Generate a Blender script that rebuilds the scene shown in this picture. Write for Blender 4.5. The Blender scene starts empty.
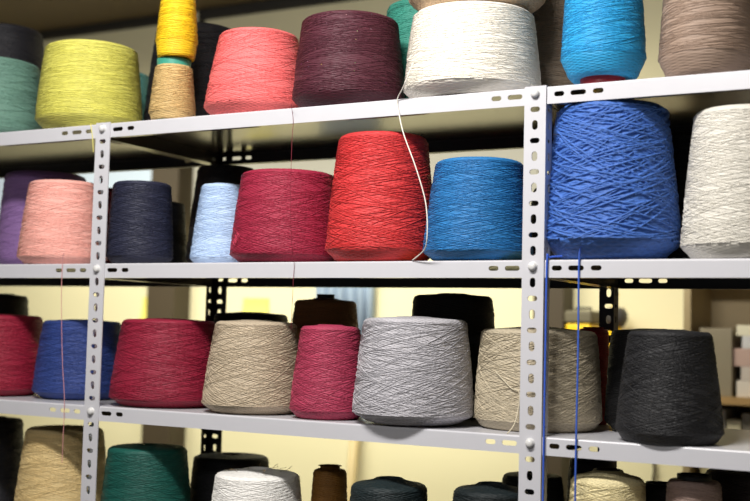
import bpy, math, random
from mathutils import Vector, Matrix, geometry
random.seed(7)
S = bpy.context.scene
COL = S.collection

# ------------------------------------------------------------------ camera
cd = bpy.data.cameras.new('camera'); cam = bpy.data.objects.new('camera', cd); COL.objects.link(cam)
R_ = Vector((0.87906922, 0.47606039, 0.02457241))
U_ = Vector((0.01154987, -0.07280314, 0.99727945))
F_ = Vector((-0.4765542, 0.87639386, 0.06949744))
M = Matrix((( R_.x, U_.x, -F_.x, 1.51190837), (R_.y, U_.y, -F_.y, -1.67189093), (R_.z, U_.z, -F_.z, -0.11479438), (0, 0, 0, 1)))
cam.matrix_world = M
cd.sensor_width = 36; cd.sensor_fit = 'HORIZONTAL'; cd.lens = 1147.734 / 750 * 36
cd.clip_start = .05
cd.dof.use_dof = True; cd.dof.focus_distance = 1.93; cd.dof.aperture_fstop = 3.3
S.camera = cam

# ------------------------------------------------------------------ light
w = bpy.data.worlds.new('world'); S.world = w; w.use_nodes = True
w.node_tree.nodes['Background'].inputs[0].default_value = (.93, .95, 1, 1)
w.node_tree.nodes['Background'].inputs[1].default_value = .14

def area(name, loc, target, sx, sy, power, col):
    l = bpy.data.lights.new(name, 'AREA'); l.shape = 'RECTANGLE'; l.size = sx; l.size_y = sy
    l.energy = power; l.color = col
    o = bpy.data.objects.new(name, l); COL.objects.link(o); o.location = loc
    o.rotation_euler = (Vector(target) - Vector(loc)).to_track_quat('-Z', 'Y').to_euler()
    return o
area('ceiling_light_front', (.66, -1.12, 1.14), (.55, 0, -.15), .8, .12, 42, (1, .965, .92))
area('front_fill', (.85, -2.3, 1.0), (.5, 0, 0), .5, .14, 12, (1, .965, .93))  # weak frontal fill, added beside the overhead light
rear = area('rear_fill', (-.7, .75, 1.06), (-.7, 1.9, -.65), 2.6, .3, 34, (1, .95, .78))  # added unseen area light that brightens the back wall
rear.data.spread = math.radians(98)

S.view_settings.view_transform = 'Standard'; S.view_settings.look = 'None'
S.view_settings.gamma = 1; S.view_settings.use_curve_mapping = False
S.view_settings.exposure = 0.0

# ------------------------------------------------------------------ helpers
def lin(c):
    return tuple((x/255/12.92 if x/255 <= .04045 else ((x/255+.055)/1.055)**2.4) for x in c) + (1,)

def mat(name, rgb, rough=.6, noise=0, nscale=8, metallic=0, bump=0, emit=None, strength=0, coat=0):
    m = bpy.data.materials.new(name); m.use_nodes = True; nt = m.node_tree; b = nt.nodes['Principled BSDF']
    b.inputs['Roughness'].default_value = rough; b.inputs['Metallic'].default_value = metallic
    b.inputs['Base Color'].default_value = lin(rgb)
    if coat: b.inputs['Coat Weight'].default_value = coat
    if noise or bump:
        tc = nt.nodes.new('ShaderNodeTexCoord'); nz = nt.nodes.new('ShaderNodeTexNoise')
        nz.inputs['Scale'].default_value = nscale; nz.inputs['Detail'].default_value = 5
        nt.links.new(tc.outputs['Object'], nz.inputs['Vector'])
        if noise:
            mx = nt.nodes.new('ShaderNodeMix'); mx.data_type = 'RGBA'
            c = lin(rgb)
            mx.inputs['A'].default_value = tuple(v*(1-noise) for v in c[:3]) + (1,)
            mx.inputs['B'].default_value = tuple(min(1, v*(1+noise)) for v in c[:3]) + (1,)
            nt.links.new(nz.outputs['Fac'], mx.inputs['Factor']); nt.links.new(mx.outputs['Result'], b.inputs['Base Color'])
        if bump:
            bp = nt.nodes.new('ShaderNodeBump'); bp.inputs['Strength'].default_value = bump; bp.inputs['Distance'].default_value = .002
            nt.links.new(nz.outputs['Fac'], bp.inputs['Height']); nt.links.new(bp.outputs['Normal'], b.inputs['Normal'])
    if emit:
        b.inputs['Emission Color'].default_value = lin(emit); b.inputs['Emission Strength'].default_value = strength
    return m

def mesh_obj(name, verts, faces, m, parent=None, smooth=False, loc=None):
    me = bpy.data.meshes.new(name); me.from_pydata(verts, [], faces); me.update()
    if m: me.materials.append(m)
    if smooth: me.polygons.foreach_set('use_smooth', [True]*len(me.polygons))
    o = bpy.data.objects.new(name, me); COL.objects.link(o)
    if parent: o.parent = parent
    if loc: o.location = loc
    return o

def tag(o, label=None, cat=None, group=None, kind=None):
    if label: o['label'] = label
    if cat: o['category'] = cat
    if group: o['group'] = group
    if kind: o['kind'] = kind
    return o

def empty(name, loc, label, cat, group=None):
    o = bpy.data.objects.new(name, None); COL.objects.link(o); o.location = loc; o.empty_display_size = .02
    return tag(o, label, cat, group)

class MB:
    def __init__(s): s.v = []; s.f = []
    def add(s, v, f):
        b = len(s.v); s.v += [tuple(p) for p in v]; s.f += [tuple(i+b for i in q) for q in f]
    def box(s, a, b):
        (x0, y0, z0), (x1, y1, z1) = a, b
        s.add([(x0,y0,z0),(x1,y0,z0),(x1,y1,z0),(x0,y1,z0),(x0,y0,z1),(x1,y0,z1),(x1,y1,z1),(x0,y1,z1)],
              [(3,2,1,0),(4,5,6,7),(0,1,5,4),(1,2,6,5),(2,3,7,6),(3,0,4,7)])
    def lathe(s, prof, n=48, c=(0,0,0), close=True):
        v = []; f = []
        for r, z in prof:
            for i in range(n):
                a = 2*math.pi*i/n; v.append((c[0]+r*math.cos(a), c[1]+r*math.sin(a), c[2]+z))
        for j in range(len(prof)-1):
            for i in range(n):
                k = (i+1) % n; f.append((j*n+i, j*n+k, (j+1)*n+k, (j+1)*n+i))
        s.add(v, f)
    def tube(s, pts, r, n=5):
        pts = [Vector(p) for p in pts]; v = []; f = []
        for i, p in enumerate(pts):
            t = (pts[min(i+1, len(pts)-1)] - pts[max(i-1, 0)]).normalized()
            a = t.cross(Vector((.3, .9, .21))).normalized(); b = t.cross(a)
            for k in range(n):
                q = 2*math.pi*k/n; v.append(p + (a*math.cos(q) + b*math.sin(q))*r)
        for i in range(len(pts)-1):
            for k in range(n):
                l = (k+1) % n; f.append((i*n+k, i*n+l, (i+1)*n+l, (i+1)*n+k))
        f.append(tuple(range(n))[::-1]); f.append(tuple((len(pts)-1)*n+k for k in range(n)))
        s.add(v, f)
    def build(s, name, m, parent=None, smooth=False, loc=None):
        return mesh_obj(name, s.v, s.f, m, parent, smooth, loc)

def slot(cx, cy, w, h, n=5):
    """stadium outline, clockwise list of 2-D points"""
    r = min(w, h)/2; pts = []
    if w >= h:
        for c, a0 in ((cx+w/2-r, -90), (cx-w/2+r, 90)):
            for i in range(n+1):
                a = math.radians(a0 + 180*i/n); pts.append((c+r*math.cos(a), cy+r*math.sin(a)))
    else:
        for c, a0 in ((cy+h/2-r, 0), (cy-h/2+r, 180)):
            for i in range(n+1):
                a = math.radians(a0 + 180*i/n); pts.append((cx+r*math.cos(a), c+r*math.sin(a)))
    return pts

def punched(mb, x0, x1, z0, z1, holes, th, xf):
    """sheet in 2-D (x,z) with slot holes, thickness th, xf(x, z, t) -> 3-D point (t = 0 front, th back)"""
    outer = [(x0, z0), (x1, z0), (x1, z1), (x0, z1)]
    loops = [outer] + holes
    flat = [p for l in loops for p in l]
    tris = geometry.tessellate_polygon([[Vector((p[0], p[1], 0)) for p in l] for l in loops])
    n = len(flat)
    v = [xf(p[0], p[1], 0) for p in flat] + [xf(p[0], p[1], th) for p in flat]
    f = []
    for t in tris:
        a, b, c = t
        f.append((a, b, c)); f.append((c+n, b+n, a+n))
    k = 0
    for l in loops:
        m = len(l)
        for i in range(m):
            j = (i+1) % m
            f.append((k+i, k+j, k+j+n, k+i+n))
        k += m
    mb.add(v, f)

# ------------------------------------------------------------------ materials
M_white = mat('shelf_white_paint', (200, 200, 206), .27, noise=.03, nscale=30)
M_rear_shade = mat('shelf_rear_shade', (26, 24, 27), .4, noise=.1, nscale=30)  # shade at the rack's rear put into the colour of posts and lips
M_under = mat('shelf_underside_shade', (74, 70, 62), .2, noise=.08, nscale=12)  # shade beneath the shelves painted in as a darker tone
M_bolt = mat('white_bolt', (214, 214, 214), .35)
M_wall = mat('wall_cream', (220, 213, 176), .85, noise=.05, nscale=1.2, bump=.1)
M_ceil = mat('ceiling_brown', (120, 104, 78), .8, noise=.08, nscale=3)
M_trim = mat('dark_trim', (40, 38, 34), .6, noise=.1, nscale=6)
M_pillar = mat('pillar_brown', (64, 54, 38), .6, noise=.1, nscale=5)
M_floor = mat('floor_grey', (84, 78, 70), .6, noise=.08, nscale=4)
M_wood = mat('pale_wood', (176, 142, 92), .6, noise=.15, nscale=6)

# ------------------------------------------------------------------ structure
H0 = -1.49
def struct(name, a, b, m):
    mb = MB(); mb.box(a, b); o = mb.build(name, m); tag(o, kind='structure'); return o
struct('floor', (-3.4, -3.2, H0-.1), (3.4, 2.0, H0), M_floor)
struct('wall_back', (-3.4, 1.9, H0), (3.4, 2.0, 1.2), M_wall)
struct('wall_left', (-3.5, -3.2, H0), (-3.4, 2.0, 1.2), M_wall)
struct('wall_right', (3.4, -3.2, H0), (3.5, 2.0, 1.2), M_wall)
struct('ceiling', (-3.5, -3.2, 1.2), (3.5, 2.0, 1.3), M_ceil)
# soffit along the back wall with a dark trim
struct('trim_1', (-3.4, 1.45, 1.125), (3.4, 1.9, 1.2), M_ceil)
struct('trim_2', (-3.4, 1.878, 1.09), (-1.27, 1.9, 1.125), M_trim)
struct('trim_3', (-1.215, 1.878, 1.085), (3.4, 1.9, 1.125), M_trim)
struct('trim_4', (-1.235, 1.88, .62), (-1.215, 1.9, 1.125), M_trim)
struct('trim_5', (-1.372, 1.80, H0), (-1.24, 1.9, .62), M_pillar)
struct('trim_7', (-1.2, 1.84, .30), (.20, 1.9, .56), mat('pale_grey_panel', (150, 148, 138), .7, noise=.05))
struct('trim_6', (.205, 1.80, H0), (.305, 1.9, .30), M_pillar)
struct('baseboard_back', (-3.4, 1.885, H0), (3.4, 1.9, H0+.09), M_trim)
# frosted window left of the pillar
M_frame = mat('window_frame_white', (190, 192, 192), .5)
M_frost = mat('frosted_pane', (170, 185, 195), .35, emit=(212, 222, 234), strength=.4)
win = empty('window_1', (-1.9, 1.9, .13), 'pale blue frosted window behind the upper shelves at the left', 'window')
tag(win, kind='structure')
mb = MB()
for a, b in (((-.5, -.03, 0), (-.47, 0, .45)), ((.47, -.03, 0), (.5, 0, .45)), ((-.47, -.03, 0), (.47, 0, .03)), ((-.47, -.03, .42), (.47, 0, .45)), ((-.012, -.03, .03), (.012, 0, .42))):
    mb.box(a, b)
mb.build('window_frame', M_frame, win)
mb = MB(); mb.box((-.47, -.014, .03), (.47, -.006, .42)); mb.build('pane', M_frost, win)

# ------------------------------------------------------------------ background things
def boxthing(name, a, b, m, label, cat, group=None):
    c = ((a[0]+b[0])/2, (a[1]+b[1])/2, a[2])
    mb = MB(); mb.box((a[0]-c[0], a[1]-c[1], 0), (b[0]-c[0], b[1]-c[1], b[2]-a[2]))
    o = mb.build(name, m, loc=c); tag(o, label, cat, group)
    bv = o.modifiers.new('bevel', 'BEVEL'); bv.width = min(.002, (b[0]-a[0])/6, (b[1]-a[1])/6, (b[2]-a[2])/6); bv.segments = 2
    return o
M_note = mat('yellow_paper', (226, 214, 110), .8, noise=.05)
def note(x, z, w, h, curl, label):
    v = []; f = []; n = 8
    for t in (0, 1):
        for j in range(n+1):
            s = j/n; y = 1.897 - t*.0015 - curl*(s**2)
            zz = z - h*s if curl >= 0 else z - h*s
            v += [(-w/2, y-1.9, zz-z), (w/2, y-1.9, zz-z)]
    o2 = 2*(n+1)
    for j in range(n):
        a = 2*j; f.append((a, a+1, a+3, a+2)); f.append((o2+a+2, o2+a+3, o2+a+1, o2+a))
        f.append((a, a+2, o2+a+2, o2+a)); f.append((a+3, a+1, o2+a+1, o2+a+3))
    f.append((0, o2, o2+1, 1)); f.append((2*n, 2*n+1, o2+2*n+1, o2+2*n))
    o = mesh_obj('paper_note', v, f, M_note, loc=(x, 1.9, z)); tag(o, label, 'note')
note(-.93, -.005, .115, .1, .03, 'yellow paper note on the back wall above the beige cone of the third row')
note(-1.425, -.005, .09, .1, .02, 'yellow paper note on the brown pillar\'s left side, blurred behind the left shelf post')
bpy.data.objects['paper_note.001'].location.y = 1.9
# pale blue sheet
v = []; f = []; n = 40
for t in (0, 1):
    for i in range(n+1):
        x = -.12 + .24*i/n; y = .012*math.sin(i*.95) + t*.003 + .004*math.sin(i*.31)
        v += [(x, y, 0), (x, y, -.62)]
o2 = 2*(n+1)
for i in range(n):
    a = 2*i; f.append((a, a+1, a+3, a+2)); f.append((o2+a+2, o2+a+3, o2+a+1, o2+a))
    f.append((a, a+2, o2+a+2, o2+a)); f.append((a+3, a+1, o2+a+1, o2+a+3))
f.append((0, o2, o2+1, 1)); f.append((2*n, 2*n+1, o2+2*n+1, o2+2*n))
o = mesh_obj('hanging_cloth', v, f, mat('pale_blue_cloth', (170, 190, 212), .85, noise=.06), smooth=True, loc=(-.535, 1.87, .42))
tag(o, 'pale blue cloth hanging in folds on the back wall behind the brown cone', 'cloth')
# leaning pole
mb = MB(); mb.tube([(-.50, 1.80, H0), (-.47, 1.885, -.25)], .018, 12)
tag(mb.build('wooden_pole', mat('pole_brown', (186, 168, 124), .6, noise=.1), smooth=True), 'brown wooden pole leaning on the back wall, seen under the third shelf', 'pole')
# dangling cord
mb = MB(); mb.tube([(.56, 1.885, -.43), (.563, 1.885, -.46), (.572, 1.886, -.49), (.577, 1.886, -.52), (.572, 1.886, -.56), (.575, 1.885, -.62), (.57, 1.885, -.75)], .0055, 8)
tag(mb.build('cord', mat('cord_grey', (96, 90, 72), .7), smooth=True), 'thin grey cord dangling on the cream wall under the right shelf', 'cord')
# wall board with tools
boxthing('wall_board', (.31, 1.74, -.19), (.66, 1.9, -.165), M_wood, 'narrow wooden board fixed to the back wall, carrying yellow and grey tools', 'shelf')
tl = empty('tool_case', (.365, 1.82, -.165), 'yellow tool case with a grey lid on the wall board behind the right rear post', 'case')
mb = MB(); mb.box((-.042, -.05, 0), (.040, .05, .088)); o = mb.build('case_body', mat('tool_yellow', (236, 196, 30), .5, noise=.05), tl)
bv = o.modifiers.new('bevel', 'BEVEL'); bv.width = .008; bv.segments = 3
mb = MB(); mb.box((-.046, -.054, .088), (.044, .054, .128)); o = mb.build('case_lid', mat('tool_grey', (98, 92, 72), .6), tl)
bv = o.modifiers.new('bevel', 'BEVEL'); bv.width = .008; bv.segments = 3
mb = MB(); mb.tube([(-.025, 0, .126), (-.025, 0, .136), (.025, 0, .136), (.025, 0, .126)], .004, 8); mb.build('handle', M_trim, tl)
kt = empty('hand_tool', (.47, 1.82, -.165), 'upright yellow hand tool with a round dark grey knob beside the yellow case', 'tool')
mb = MB(); mb.lathe([(0, 0), (.028, 0), (.03, .01), (.022, .03), (.018, .075), (.021, .09), (0, .09)], 20); mb.build('tool_body', bpy.data.materials['tool_yellow'], kt, True)
mb = MB(); mb.lathe([(0, .075), (.024, .08), (.035, .10), (.036, .12), (.026, .137), (0, .142)], 20); mb.build('knob', mat('knob_grey', (62, 60, 58), .5), kt, True)
mb = MB(); mb.add([(-.028, -.006, .05), (.0, -.006, .05), (.006, -.006, .185), (-.008, -.006, .16), (-.028, .006, .05), (.0, .006, .05), (.006, .006, .185), (-.008, .006, .16)],
                  [(0,1,2,3),(7,6,5,4),(0,4,5,1),(1,5,6,2),(2,6,7,3),(3,7,4,0)]); mb.build('blade', bpy.data.materials['tool_yellow'], kt)
# bookcase at the right
bk = empty('bookcase', (1.3, 1.74, H0), 'wooden bookcase with papers against the back wall at the far right', 'bookcase')
M_bk = mat('bookcase_olive', (160, 142, 106), .6, noise=.12, nscale=5)
hb = .12 - H0
mb = MB(); mb.box((-.57, .125, 0), (.57, .145, hb)); mb.build('back_panel', M_bk, bk)
for sx in (-1, 1):
    mb = MB(); mb.box((min(sx*.57, sx*.55), -.14, 0), (max(sx*.57, sx*.55), .125, hb)); mb.build('side_panel', M_bk, bk)
for z in (.05, .45, .87, -.295-H0, hb-.02):
    mb = MB(); mb.box((-.55, -.14, z), (.55, .125, z+.02)); mb.build('shelf_board', M_wood, bk)
zs = -.275
cols = [(214, 206, 196), (196, 186, 178), (188, 160, 150), (205, 204, 206), (220, 214, 190)]
zz = zs
for i, (w_, h_, dx) in enumerate([(.22, .045, .0), (.2, .04, .012), (.21, .05, -.01), (.19, .035, .015), (.2, .03, .0)]):
    boxthing('paper_stack', (.87+dx, 1.63, zz), (.87+dx+w_, 1.83, zz+h_), mat('paper_%d' % i, cols[i], .8, noise=.06),
             ['whitish paper bundle, lowest of the pile in the bookcase', 'grey-beige paper bundle, second from the bottom of the bookcase pile', 'pinkish paper bundle, middle of the bookcase pile',
              'light grey paper bundle, second from the top of the bookcase pile', 'cream paper bundle, topmost of the bookcase pile'][i], 'paper', 'paper bundles piled in the bookcase')
    zz += h_
zb = .89 + H0
boxthing('box_file', (.77, 1.62, zs), (.86, 1.84, zs+.19), mat('file_grey', (140, 130, 110), .7, noise=.08), 'grey-beige upright box file left of the paper pile in the bookcase', 'box file')
x = .77
for i, (w_, h_, c_) in enumerate([(.035, .27, (206, 196, 150)), (.03, .29, (150, 146, 140)), (.04, .26, (214, 206, 176)), (.028, .28, (128, 122, 112)), (.036, .27, (200, 188, 150)), (.04, .285, (186, 174, 150))]):
    boxthing('book', (x, 1.64, zb), (x+w_, 1.84, zb+h_), mat('book_%d' % i, c_, .7),
             ['yellowish book, leftmost on the bookcase\'s lower shelf', 'grey book, second from the left on the bookcase\'s lower shelf', 'cream book, third from the left on the bookcase\'s lower shelf',
              'dark grey book, fourth from the left on the bookcase\'s lower shelf', 'tan book, fifth from the left on the bookcase\'s lower shelf', 'grey-tan book, sixth from the left on the bookcase\'s lower shelf'][i], 'book', 'books on the lower bookcase shelf')
    x += w_ + .003

# ------------------------------------------------------------------ the rack
W = .88225; PH = .27/11; PW = .0178; DP = .392; BH = .0276
rack = empty('shelving_rack', (W/2, DP/2, H0), 'long white slotted angle shelving rack full of yarn cones', 'shelving rack')
LEV = {'A': .27, 'B': 0.0, 'C': -.27, 'D': -.54, 'E': -.9, 'F': -1.3}
BZ = .0105
def post(px, side, rear):
    """angle post: face in the rack's front (or rear) plane, flange running inwards; side -1: corner at left, +1: corner at right"""
    mb = MB(); th = .0022
    y0 = DP if rear else -.0024
    fl = .028
    def face(x, z, t): return (px + x, (y0 + t) if not rear else (y0 + th - t), z)
    xs = px + side*PW
    def flange(q, z, t):
        y = (y0 + q) if not rear else (y0 + th - q)
        return (xs - side*t, y, z)
    ztop = LEV['A'] + .0015
    zc = LEV['A'] - BZ
    cells = [(ztop, zc - PH/2, zc, 1)]
    z = zc - PH/2; k = 1
    while z - PH > H0 + .004:
        cells.append((z, z-PH, z-PH/2, (k+1) % 2)); z -= PH; k += 1
    cells.append((z, H0, None, 0))
    for z1, z0, c, vert in cells:
        hs = [] if c is None else [slot(0, c, *((.0092, .0155) if vert else (.0160, .0085)))]
        punched(mb, -PW, PW, z0, z1, hs, th, face)
        hs = [] if c is None else [slot(.0155, c, *((.0065, .0135) if vert else (.011, .0065)))]
        punched(mb, th, fl, z0, z1, hs, th, flange)
    o = mb.build('post', M_rear_shade if rear else M_white)
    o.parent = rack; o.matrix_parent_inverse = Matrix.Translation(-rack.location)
    if rear: o['label'] = 'rear post coloured black for shade'
    if not rear:
        for L in 'ABCD':
            b = MB(); c = (0, 0, 0)
            prof = [(0, .0075), (.003, .0073), (.0058, .006), (.0066, .004), (.0066, .001), (.0078, .0008), (.0078, 0)]
            b.lathe(prof, 18)
            bo = mesh_obj('bolt', [(x, -z, y) for x, y, z in b.v], b.f, M_bolt, smooth=True)
            bo.parent = o; bo.location = (px, y0, LEV[L] - BZ)
        bo = None
    return o
PX = [(-W, -1), (.002, -1), (W-.0005, 1), (2*W, 1)]
for px, sd in PX:
    post(px, sd, False); post(px, sd, True)

def tray(x0, x1, z, name='shelf'):
    th = .0016; r = .003
    def sheet(holes_y0, mb, rear):
        L = x1 - x0
        hs = []
        if True:
            for d, wd in ((.0195, .0165), (.050, .025), (.0815, .017)):
                hs.append(slot(x0+d, z-.0128, wd, .0078)); hs.append(slot(x1-d, z-.0128, wd, .0078))
            for d in (.4,):
                pass
        if not rear:
            punched(mb, x0, x1, z-BH, z-r, hs, th, lambda x, q, t: (x, t, q))
        else:
            punched(mb, x0, x1, z-BH, z-r, hs, th, lambda x, q, t: (x, DP-t, q))
    mb = MB(); sheet(0, mb, False)
    # filleted front edge + top sheet + bottom return
    prof = []
    for i in range(6):
        a = math.radians(180 - 90*i/5); prof.append((r + r*math.cos(a), z - r + r*math.sin(a)))
    inner = [(p[0] + (r+0-p[0])*.45, p[1] - (p[1]-(z-r))*.45) for p in prof]
    prof.append((DP-r, z)); inner.append((DP-r, z-th))
    n = len(prof); v = [(xx, p[0], p[1]) for xx in (x0, x1) for p in prof] + [(xx, p[0], p[1]) for xx in (x0, x1) for p in inner]
    f = []
    for i in range(n-1):
        f.append((i, n+i, n+i+1, i+1)); f.append((2*n+i+1, 3*n+i+1, 3*n+i, 2*n+i))
        f.append((i, i+1, 2*n+i+1, 2*n+i)); f.append((n+i+1, n+i, 3*n+i, 3*n+i+1))
    f.append((n-1, 2*n-1, 4*n-1, 3*n-1))
    mb.add(v, f)
    mb.box((x0, th, z-BH), (x1, .012, z-BH+th))
    for xs in (x0, x1-th): mb.box((xs, th, z-BH), (xs+th, DP-th, z-th))
    # side returns and a stiffening channel under the sheet
    mb.box((x0+th, .012, z-BH), (x0+.011, DP-.012, z-BH+th)); mb.box((x1-.011, .012, z-BH), (x1-th, DP-.012, z-BH+th))
    o = mb.build(name, M_white); o.parent = rack; o.matrix_parent_inverse = Matrix.Translation(-rack.location)
    # inner faces with shade put into a grey colour: underside of the sheet, the inside of the folds and the side walls
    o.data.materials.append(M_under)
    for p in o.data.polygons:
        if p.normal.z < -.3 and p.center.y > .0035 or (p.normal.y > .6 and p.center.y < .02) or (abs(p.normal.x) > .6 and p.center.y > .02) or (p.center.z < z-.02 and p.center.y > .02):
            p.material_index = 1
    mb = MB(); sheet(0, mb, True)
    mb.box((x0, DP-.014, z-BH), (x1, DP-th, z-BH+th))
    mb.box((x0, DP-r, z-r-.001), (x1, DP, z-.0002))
    q = mb.build('rear_lip', M_rear_shade, o); q['label'] = 'rear lip coloured black for shade'
for L, z in LEV.items():
    tray(-W-PW+.002, -PW+.0010, z)
    tray(-PW+.0046, W+PW-.0031, z)
    tray(W+PW+.0002, 2*W+PW-.002, z)


# ------------------------------------------------------------------ yarn
def yarn_mat(name, rgb, pitch=.0042, slope=.2, R=.09, depth=.5, vary=.22, speck=None, sheen=.12):
    m = bpy.data.materials.new(name); m.use_nodes = True; nt = m.node_tree; b = nt.nodes['Principled BSDF']
    N = nt.nodes.new; Lk = nt.links.new
    b.inputs['Roughness'].default_value = .6; b.inputs['Specular IOR Level'].default_value = .45
    b.inputs['Sheen Weight'].default_value = sheen; b.inputs['Sheen Roughness'].default_value = .5
    b.inputs['Sheen Tint'].default_value = tuple(min(1, .35+.65*c) for c in lin(rgb)[:3]) + (1,)
    tc = N('ShaderNodeTexCoord'); sp = N('ShaderNodeSeparateXYZ'); Lk(tc.outputs['Object'], sp.inputs[0])
    def math_(op, a, c=None):
        n = N('ShaderNodeMath'); n.operation = op
        for i, s in enumerate((a, c)):
            if s is None: continue
            if isinstance(s, (int, float)): n.inputs[i].default_value = s
            else: Lk(s, n.inputs[i])
        return n.outputs[0]
    th = math_('ARCTAN2', sp.outputs['X'], math_('MULTIPLY', sp.outputs['Y'], -1))
    K = 2*math.pi/pitch; mm = max(3, round(K*R*slope))
    def noise(sx, sz, detail, sc=1):
        mp = N('ShaderNodeMapping'); mp.inputs['Scale'].default_value = (sx, sx, sz); Lk(tc.outputs['Object'], mp.inputs[0])
        n = N('ShaderNodeTexNoise'); n.inputs['Scale'].default_value = sc; n.inputs['Detail'].default_value = detail; Lk(mp.outputs[0], n.inputs['Vector'])
        return n.outputs['Fac']
    n1 = noise(18, 60, 2)
    ph = math_('MULTIPLY', n1, 9.0)
    zk = math_('ADD', math_('MULTIPLY', sp.outputs['Z'], K), ph)
    tm = math_('MULTIPLY', th, mm)
    s1 = math_('SINE', math_('ADD', zk, tm)); s2 = math_('SINE', math_('SUBTRACT', math_('MULTIPLY', sp.outputs['Z'], K*1.07), math_('SUBTRACT', tm, math_('MULTIPLY', n1, -7))))
    h = math_('MAXIMUM', s1, s2)
    streak = noise(22, 420, 4)
    hh = math_('ADD', math_('MULTIPLY', h, .5), math_('MULTIPLY', streak, 1.6))
    bp = N('ShaderNodeBump'); bp.inputs['Strength'].default_value = depth; bp.inputs['Distance'].default_value = pitch*.35
    Lk(hh, bp.inputs['Height']); Lk(bp.outputs['Normal'], b.inputs['Normal'])
    c = lin(rgb)
    mx = N('ShaderNodeMix'); mx.data_type = 'RGBA'
    mx.inputs['A'].default_value = tuple(v*(1-vary*1.5) for v in c[:3]) + (1,)
    mx.inputs['B'].default_value = tuple(min(1, v*(1+vary*1.1)) for v in c[:3]) + (1,)
    fac = math_('ADD', math_('MULTIPLY', h, .16), math_('SUBTRACT', math_('MULTIPLY', streak, 1.5), .3)); 
    cl = N('ShaderNodeClamp'); Lk(fac, cl.inputs[0]); Lk(cl.outputs[0], mx.inputs['Factor'])
    out = mx.outputs['Result']
    if speck:
        vo = N('ShaderNodeTexVoronoi'); vo.inputs['Scale'].default_value = 75; Lk(tc.outputs['Object'], vo.inputs['Vector'])
        lt = math_('LESS_THAN', vo.outputs['Distance'], .055)
        hs = N('ShaderNodeMix'); hs.data_type = 'RGBA'; hs.inputs['Factor'].default_value = .6
        Lk(vo.outputs['Color'], hs.inputs['A']); hs.inputs['B'].default_value = lin(speck)
        m2 = N('ShaderNodeMix'); m2.data_type = 'RGBA'; Lk(lt, m2.inputs['Factor']); Lk(out, m2.inputs['A']); Lk(hs.outputs['Result'], m2.inputs['B'])
        out = m2.outputs['Result']
    Lk(out, b.inputs['Base Color'])
    return m

def smooth_pts(P, k=8):
    P = [Vector(p) for p in P]; out = []
    for i in range(len(P)-1):
        p0 = P[max(i-1, 0)]; p1 = P[i]; p2 = P[i+1]; p3 = P[min(i+2, len(P)-1)]
        for j in range(k):
            t = j/k; out.append(.5*((2*p1) + (p2-p0)*t + (2*p0-5*p1+4*p2-p3)*t*t + (3*p1-p0-3*p2+p3)*t**3))
    out.append(P[-1]); return out
M_tubes = {}
def tube_mat(rgb):
    if rgb not in M_tubes: M_tubes[rgb] = mat('tube_plastic_%d' % len(M_tubes), rgb, .45)
    return M_tubes[rgb]

def profile(R, Rt, H, under, lift, dome, fh):
    H = H - lift
    p = [(.018, .004), (.9*under*R, .001), (under*R, 0), ((under*.62+.38)*R, .22*fh*H), ((under*.4+.6)*R, .52*fh*H), (.96*R, .76*fh*H), (R, fh*H)]
    for i in range(1, 8):
        t = i/8; p.append((R + (Rt-R)*t + .012*R*math.sin(math.pi*t), fh*H + (.93-fh)*H*t))
    p += [(Rt, .93*H), (.992*Rt, .955*H), (.965*Rt, .975*H), (.90*Rt, .988*H), (.7*Rt, H*(.99+.01*dome)), (.45*Rt, H*(.995+.025*dome)), (.022, H*(1+.04*dome)), (.018, H*(1+.035*dome)), (.016, H*.8)]
    return [(r, z+lift) for r, z in p]

def yarn_mesh(prof, R, H, strands, sr, slope, rough, rnd, lift):
    mb = MB(); n = 64
    ph = [rnd.uniform(0, 6.28) for _ in range(8)]
    def wob(a, z):
        return 1 + rough*(.5*math.sin(3*a+ph[0]+z*30) + .4*math.sin(7*a+ph[1]-z*55) + .35*math.sin(12*a+ph[2]+z*90) + .3*math.sin(z*160+ph[3]+2*a))
    v = []; f = []
    for j, (r, z) in enumerate(prof):
        k = 1 if 2 < j < len(prof)-4 else 0
        for i in range(n):
            a = 2*math.pi*i/n; q = r*(wob(a, z) if k else 1); v.append((q*math.cos(a), q*math.sin(a), z))
    for j in range(len(prof)-1):
        for i in range(n):
            k = (i+1) % n; f.append((j*n+i, j*n+k, (j+1)*n+k, (j+1)*n+i))
    mb.add(v, f)
    # wound strands crossing up and down over the surface
    ps = [q for q in prof[3:-7]]
    zlo, zhi = ps[3][1], ps[-1][1]
    def rad(z):
        for (r0, z0), (r1, z1) in zip(ps, ps[1:]):
            if z <= z1: return r0 + (r1-r0)*(z-z0)/(z1-z0) if z1 > z0 else r1
        return ps[-1][0]
    a = rnd.uniform(0, 6.28)
    for s in range(strands):
        sl = slope*rnd.uniform(.45, 1.5)
        up = s % 2 == 0
        z = zlo if up else zhi
        if rnd.random() < .5: z = rnd.uniform(zlo, zhi)
        pts = []; da = .17; wv = rnd.uniform(0, 6.28); off = rnd.uniform(.1, .9)*sr
        turns = 0
        while zlo <= z <= zhi and turns < 75:
            r = rad(z)*wob(a, z) + off
            pts.append((r*math.cos(a), r*math.sin(a), z))
            a += da; turns += 1
            edge = min(1, (z-zlo)/(.06*H)+.25, (zhi-z)/(.06*H)+.25)
            z += (1 if up else -1)*r*da*sl*(1+.5*math.sin(a*1.3+wv))*max(.25, edge)
        if len(pts) > 3: fast_tube(mb, pts, sr)
    return mb

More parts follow.
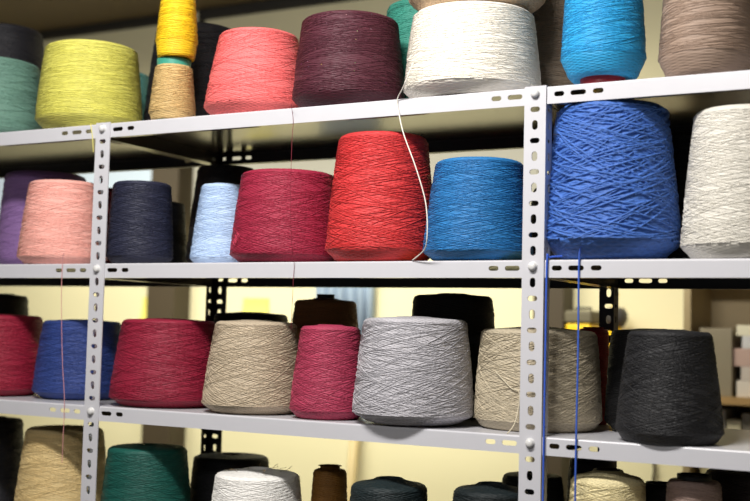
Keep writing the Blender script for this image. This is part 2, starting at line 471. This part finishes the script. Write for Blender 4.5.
def fast_tube(mb, pts, r):
    b = len(mb.v); V = mb.v; F = mb.f
    n = len(pts)
    for x, y, z in pts:
        l = math.hypot(x, y); ux, uy = x/l, y/l
        V.append((x-ux*r*.5, y-uy*r*.5, z+r)); V.append((x+ux*r*.9, y+uy*r*.9, z+r*.25)); V.append((x+ux*r*.9, y+uy*r*.9, z-r*.25)); V.append((x-ux*r*.5, y-uy*r*.5, z-r))
    for i in range(n-1):
        q = b+4*i
        F.append((q, q+1, q+5, q+4)); F.append((q+1, q+2, q+6, q+5)); F.append((q+2, q+3, q+7, q+6))

ci = [0]
def cone(x, y, z, R, Rt, H, rgb, label, group, strands=70, sr=.0007, slope=.2, pitch=.0042, under=.74, lift=0, dome=.2, fh=None, depth=.5,
         rough=.004, vary=.2, speck=None, tube=None, tubes=None, sheen=.05, size='cone'):
    H *= .975
    if fh is None: fh = .135 if z > .2 else .095
    ci[0] += 1; rnd = random.Random(ci[0]*13+5)
    m = yarn_mat('yarn_%d' % ci[0], rgb, pitch, slope, R, depth, vary, speck, sheen)
    mb = yarn_mesh(profile(R, Rt, H, under, lift, dome, fh), R, H, strands, sr, slope, rough, rnd, lift)
    if tube is None:
        o = mb.build('yarn_cone', m, smooth=True, loc=(x, y, z)); tag(o, label, 'yarn cone', group)
        o.rotation_euler.z = rnd.uniform(0, 6.28)
        return o
    o = empty('yarn_cone', (x, y, z), label, 'yarn cone', group); o.rotation_euler.z = rnd.uniform(0, 6.28)
    mb.build('wound_yarn', m, o, True)
    # hollow tapered tube: (base radius, tip radius, tip height, colour, label)
    rb, rt, zt, tcol, tlab = tube
    t = MB(); t.lathe([(rb-.0025, 0), (rb, 0), (rb, .004), (rt+(rb-rt)*.1, zt*.9), (rt+.001, zt-.004), (rt+.001, zt), (rt-.0015, zt), (rt-.002, zt-.006), (rb-.0025, 0)], 32)
    to = t.build('cone_tube', tube_mat(tcol), o, True); to['label'] = tlab
    return o

TOP = 'yarn cones on the top shelf'; SEC = 'yarn cones on the second shelf'; THI = 'yarn cones on the third shelf'; BOT = 'yarn cones on the bottom visible shelf'
A, B, C, D = LEV['A'], LEV['B'], LEV['C'], LEV['D']
# --- top shelf
cone(-.419, .108, A, .1079, .0980, .1832, (104, 142, 128), 'sage teal yarn cone cut by the photo\'s left edge, left of the lime one', TOP, depth=.4)
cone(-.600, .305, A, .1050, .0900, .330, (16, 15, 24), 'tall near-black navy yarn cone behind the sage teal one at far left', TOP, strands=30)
cone(-.116, .086, A, .1061, .0927, .1831, (208, 204, 98), 'wide lime yellow yarn cone above the left shelf post', TOP, strands=80, slope=.12, dome=.3)
cone(-.235, .292, A, .0922, .0794, .1831, (70, 124, 118), 'muted teal yarn cone mostly hidden behind the lime yellow one', TOP, strands=20)
cone(.128, .048, A, .0434, .0345, .1140, (202, 172, 116), 'small tan yarn cone carrying the bright yellow one', TOP, strands=70, sr=.0009, slope=.25, rough=.01, lift=.003, under=.85,
     tube=(.033, .0315, .1225, (60, 150, 130), 'teal plastic tube'))
cone(.135, .045, A+.1225, .0396, .0225, .2429, (238, 196, 26), 'slim bright yellow yarn cone stacked on the small tan one', TOP, strands=60, slope=.12, rough=.005, under=.86, speck=(200, 140, 10))
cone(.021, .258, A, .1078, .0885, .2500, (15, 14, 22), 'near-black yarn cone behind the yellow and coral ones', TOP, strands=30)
cone(.294, .090, A, .0979, .0741, .1689, (240, 112, 112), 'coral pink yarn cone beside the speckled plum one', TOP, strands=90, slope=.28, depth=.5)
cone(.498, .080, A, .0999, .0861, .1717, (76, 27, 42), 'dark plum yarn cone flecked with coloured specks', TOP, strands=80, slope=.16, speck=(120, 70, 70))
cone(.563, .253, A, .0830, .0741, .2384, (50, 130, 114), 'emerald teal yarn cone behind the plum and cream ones', TOP, strands=50, slope=.25)
cone(.733, .091, A, .1155, .1026, .1586, (238, 232, 220), 'wide cream white yarn cone next to the middle post\'s top', TOP, strands=90, slope=.14, vary=.08, dome=.1)
cone(.735, .098, A+.1592, .1160, .1000, .1650, (206, 182, 156), 'beige yarn cone stacked on the wide cream white one, mostly above the frame', TOP, strands=50, vary=.12)
cone(.802, .287, A, .0772, .0677, .2202, (122, 108, 92), 'brownish grey yarn cone in shade between the cream and sky blue ones', TOP, strands=60)
cone(.970, .061, A, .0656, .0522, .2685, (34, 152, 208), 'bright sky blue yarn cone on a red tube', TOP, strands=90, slope=.2, lift=.015, under=.74,
     tube=(.036, .020, .276, (150, 30, 40), 'dark red tube showing under the yarn'))
cone(1.131, .058, A, .0702, .0548, .2574, (152, 130, 114), 'tall taupe brown yarn cone at the top right corner', TOP, strands=60, slope=.1, vary=.15, depth=.35)
# --- second shelf
cone(-.356, .215, B, .0980, .0880, .2213, (132, 100, 152), 'purple yarn cone behind the salmon pink one at far left', SEC, strands=40, depth=.35)
cone(-.176, .089, B, .0893, .0718, .1785, (240, 176, 164), 'salmon pink yarn cone left of the left post with a hanging thread', SEC, strands=80, vary=.12)
cone(-.246, .299, B, .0394, .0275, .1923, (110, 18, 32), 'dark red yarn cone glimpsed behind the left post', SEC, strands=20)
cone(.045, .068, B, .0639, .0556, .1663, (34, 37, 60), 'midnight navy yarn cone right of the left post', SEC, strands=60)
cone(-.075, .290, B, .0501, .0407, .1556, (20, 23, 35), 'small dark navy yarn cone peeking out behind the midnight navy one', SEC, strands=20)
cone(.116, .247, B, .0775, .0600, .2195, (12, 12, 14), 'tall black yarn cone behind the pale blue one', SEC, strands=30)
cone(.195, .129, B, .0594, .0423, .1639, (184, 208, 240), 'pale baby blue yarn cone half hidden by the crimson one', SEC, strands=60, vary=.06)
cone(.368, .092, B, .1021, .0862, .1739, (156, 32, 62), 'wide crimson yarn cone between the pale blue and red ones', SEC, strands=100, slope=.3)
cone(.570, .081, B+.0012, .0957, .0779, .2290, (204, 54, 56), 'tall bright red yarn cone with a white thread hanging across it', SEC, strands=110, slope=.25, sr=.0009, pitch=.005)
cone(.754, .079, B+.0012, .0910, .0731, .1742, (34, 114, 176), 'medium blue yarn cone left of the middle post', SEC, strands=90, slope=.2)
cone(.978, .084, B+.0012, .1055, .0845, .2534, (64, 106, 184), 'large cobalt blue cone of thick yarn right of the middle post', SEC, strands=120, sr=.0024, slope=.42, pitch=.009, rough=.010, depth=.45, vary=.22, under=.68, fh=.12)
cone(1.180, .076, B, .0880, .0696, .2322, (218, 214, 204), 'tall off-white yarn cone at the right edge of the second shelf', SEC, strands=110, slope=.22, sr=.0009, vary=.1)
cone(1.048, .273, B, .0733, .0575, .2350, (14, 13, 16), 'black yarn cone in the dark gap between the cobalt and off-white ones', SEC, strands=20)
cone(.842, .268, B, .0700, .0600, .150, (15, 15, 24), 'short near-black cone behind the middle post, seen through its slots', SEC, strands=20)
# --- third shelf
cone(-.544, .287, C, .0669, .0549, .2237, (30, 23, 18), 'dark brown yarn cone at the far left behind a crimson one', THI, strands=30)
cone(-.370, .106, C, .1075, .0930, .1745, (146, 20, 50), 'crimson yarn cone cut by the photo\'s left edge on the third shelf', THI, strands=60)
cone(-.166, .146, C, .0955, .0790, .1661, (44, 66, 132), 'denim blue yarn cone standing behind the left post', THI, strands=80, vary=.3)
cone(.091, .110, C, .1100, .0903, .1720, (142, 22, 52), 'wide crimson yarn cone between the denim blue and beige ones', THI, strands=80, slope=.2)
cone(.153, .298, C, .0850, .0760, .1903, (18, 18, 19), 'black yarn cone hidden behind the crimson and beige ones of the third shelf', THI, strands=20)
cone(.308, .090, C, .0941, .0744, .1721, (190, 174, 150), 'light beige yarn cone with crossing threads left of the magenta pink one', THI, strands=110, slope=.34, sr=.0008)
cone(.344, .277, C, .0766, .0612, .2197, (140, 96, 52), 'tall dark brown yarn cone with tube tip showing, behind the magenta pink one', THI, strands=60,
     tube=(.030, (.0165), .224, (38, 34, 28), 'dark tube tip'))
cone(.478, .073, C, .0680, .0520, .1664, (170, 56, 86), 'magenta pink yarn cone tucked against the grey one', THI, strands=90, slope=.3)
cone(.645, .071, C, .1020, .0872, .1831, (182, 180, 186), 'large light grey yarn cone overhanging the third shelf edge', THI, strands=120, slope=.3, sr=.0009, vary=.3, under=.66, lift=.002, dome=.3,
     tube=(.044, .018, .150, (176, 78, 58), 'reddish tube base'))
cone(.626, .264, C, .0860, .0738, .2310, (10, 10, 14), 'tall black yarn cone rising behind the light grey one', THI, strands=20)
cone(.838, .146, C, .1050, .0950, .1688, (186, 174, 150), 'greige yarn cone with crossing threads behind the middle post', THI, strands=150, slope=.36, sr=.0009, pitch=.005, dome=.6, under=.84)
cone(.879, .313, C, .0322, .0260, .1737, (150, 30, 36), 'red yarn cone showing as a sliver behind the greige one', THI, strands=20)
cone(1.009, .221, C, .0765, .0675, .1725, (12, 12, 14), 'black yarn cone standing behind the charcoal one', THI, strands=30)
cone(1.078, .060, C, .0785, .0615, .1708, (31, 31, 34), 'charcoal yarn cone at the right of the third shelf', THI, strands=110, slope=.28, vary=.3, under=.82)
# --- fourth shelf
cone(-.423, .166, D, .0664, .0574, .2197, (18, 18, 26), 'near-black navy yarn cone at the bottom left corner', BOT, strands=20)
cone(-.184, .127, D, .0972, .0778, .2170, (220, 194, 138), 'tan yellow yarn cone left of the left post on the lowest row', BOT, strands=80, slope=.25)
cone(.057, .100, D, .0901, .0754, .1967, (14, 84, 74), 'deep green yarn cone on the lowest row', BOT, strands=60, depth=.3)
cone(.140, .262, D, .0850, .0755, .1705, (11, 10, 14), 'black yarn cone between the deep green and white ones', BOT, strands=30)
cone(.321, .091, D, .0900, .0762, .1672, (246, 244, 240), 'white yarn cone with dark tube and stray fibres on top', BOT, strands=80, vary=.06, dome=1.0,
     tube=(.030, .024, .168, (70, 52, 40), 'dark brown tube end'))
cone(.432, .162, D, .0360, .0302, .1753, (140, 96, 36), 'small slim brown yarn cone right of the white one', BOT, strands=50, dome=.8)
cone(.600, .076, D, .0760, .0637, .1729, (24, 38, 41), 'dark teal grey yarn cone under the light grey one\'s shelf', BOT, strands=80, dome=1.2,
     tube=(.030, .018, .173, (36, 40, 44), 'dark tube end'))
cone(.789, .072, D, .0735, .0604, .1813, (20, 31, 34), 'dark teal yarn cone with a reddish tube, left of the middle post\'s foot', BOT, strands=60, dome=1.0,
     tube=(.030, .022, .180, (110, 46, 50), 'reddish tube end'))
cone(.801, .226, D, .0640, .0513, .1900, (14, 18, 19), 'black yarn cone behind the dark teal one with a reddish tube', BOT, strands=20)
cone(.983, .067, D, .0665, .0549, .2182, (228, 214, 166), 'cream yellow yarn cone with dark tube tip on the lowest row', BOT, strands=80, sr=.001, slope=.35, rough=.012, dome=1.0,
     tube=(.030, .017, .222, (44, 34, 28), 'dark brown tube tip'))
cone(1.111, .078, D, .0478, .0388, .2223, (152, 128, 118), 'pinkish beige yarn cone at the lowest row\'s right', BOT, strands=60,
     tube=(.026, .024, .223, (26, 24, 26), 'black tube end'))
cone(1.160, .250, D, .0853, .0690, .2234, (35, 23, 19), 'dark brown yarn cone behind the pinkish beige one', BOT, strands=30)
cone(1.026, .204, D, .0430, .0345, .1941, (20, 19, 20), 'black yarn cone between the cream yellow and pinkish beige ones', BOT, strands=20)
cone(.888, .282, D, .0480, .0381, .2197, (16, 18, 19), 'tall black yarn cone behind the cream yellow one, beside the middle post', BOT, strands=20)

# stray fibres on the white cone's top and fuzzy loops on the wide crimson cone
rn = random.Random(3)
for lab, n_, rgb in (('white yarn cone with', 9, (150, 130, 100)), ('wide crimson yarn cone between', 5, (214, 70, 100))):
    ow = [o for o in COL.objects if str(o.get('label', '')).startswith(lab)][0]
    mb = MB()
    for i in range(n_):
        if 'white' in lab:
            a = rn.uniform(0, 6.28); p = Vector((.03*math.cos(a), .03*math.sin(a), .163)); q = [p]
            for k in range(6): q.append(q[-1] + Vector((.006*math.cos(a+rn.uniform(-.8, .8)), .006*math.sin(a+rn.uniform(-.8, .8)), rn.uniform(-.001, .0035))))
        else:
            a = math.radians(-118) + rn.uniform(-.1, .1) - ow.rotation_euler.z; zc = .040 + rn.uniform(-.006, .012); q = []
            for k in range(10):
                t = k*.75; rr = .102 + .0012*(k % 3)
                aa = a + .05*math.cos(t)*rn.uniform(.6, 1.2); q.append(Vector((rr*math.cos(aa), rr*math.sin(aa), zc + .006*math.sin(t)*rn.uniform(.6, 1.2))))
        mb.tube(smooth_pts(q, 3), .0004, 4)
    fo = mb.build('stray_fibres', mat('fibre_' + lab[:5], rgb, .8), ow, True); fo['kind'] = 'stuff'

# ------------------------------------------------------------------ card sheets under cones on the second shelf
boxthing('cardboard_sheet', (.545, .03, B), (.905, .33, B+.0012), mat('cardboard', (186, 152, 108), .8, noise=.08, nscale=20), 'thin tan cardboard sheet under the red and blue cones', 'cardboard')

# ------------------------------------------------------------------ loose threads
def thread(P, r, rgb, label):
    mb = MB(); mb.tube(smooth_pts(P), r, 6)
    o = mb.build('thread', mat('thread_%s' % len(bpy.data.materials), rgb, .8), smooth=True); tag(o, label, 'thread', 'loose hanging threads'); return o
thread([(.679, -.026, .322), (.667, -.0262, .2934), (.655, -.016, .2819), (.6395, -.003, .2674), (.6449, -.005, .2415), (.6623, -.02, .2048), (.6886, -.03, .1528), (.7069, -.032, .1033), (.714, -.034, .0707), (.7148, -.034, .0339), (.7031, -.02, .016), (.673, -.0005, .0008)],
       .0010, (236, 232, 222), 'white thread hanging from the cream cone across the red cone')
thread([(.4439, -.024, .2713), (.4330, -.003, .2640), (.4360, -.003, .243), (.4480, -.024, .2038), (.4526, -.030, .1038), (.4500, -.018, .03), (.4465, -.003, -.004), (.4465, -.004, -.03), (.4480, -.009, -.1175)],
       .0004, (120, 30, 50), 'very fine dark red thread hanging from the plum cone')
thread([(-.0829, -.004, .0206), (-.0876, -.002, .0032), (-.0853, -.003, -.0708), (-.076, -.003, -.1864), (-.0665, -.003, -.2626), (-.0646, -.004, -.3386), (-.0646, -.004, -.3822)],
       .0006, (214, 150, 150), 'pale pink thread hanging from the salmon cone past the shelf edge')
thread([(.925, .010, .006), (.9084, .0, .0035), (.9052, -.0035, -.0036), (.9046, -.0037, -.1381), (.9042, -.0037, -.2742), (.904, -.0037, -.3656), (.9038, -.0037, -.5)],
       .0017, (46, 86, 190), 'thick blue thread running down along the middle post')
thread([(.963, -.010, .020), (.9559, -.0025, -.002), (.956, -.0025, -.1366), (.9546, -.0025, -.2708), (.9542, -.0025, -.361), (.9538, -.0025, -.5)],
       .0016, (54, 92, 186), 'blue thread hanging from the cobalt cone in front of the right shelf')
thread([(-.034, .004, .2712), (-.0308, -.001, .2695), (-.0245, -.0015, .243), (-.0204, -.002, .2155)],
       .0008, (222, 214, 120), 'short pale yellow thread end beside the left post\'s top')
thread([(.804, .045, -.176), (.832, .041, -.2005), (.8464, .039, -.2061), (.8464, .036, -.2342), (.8462, .02, -.2565), (.842, .003, -.2690)],
       .0009, (206, 196, 172), 'loose greige thread tail falling onto the third shelf by the middle post')
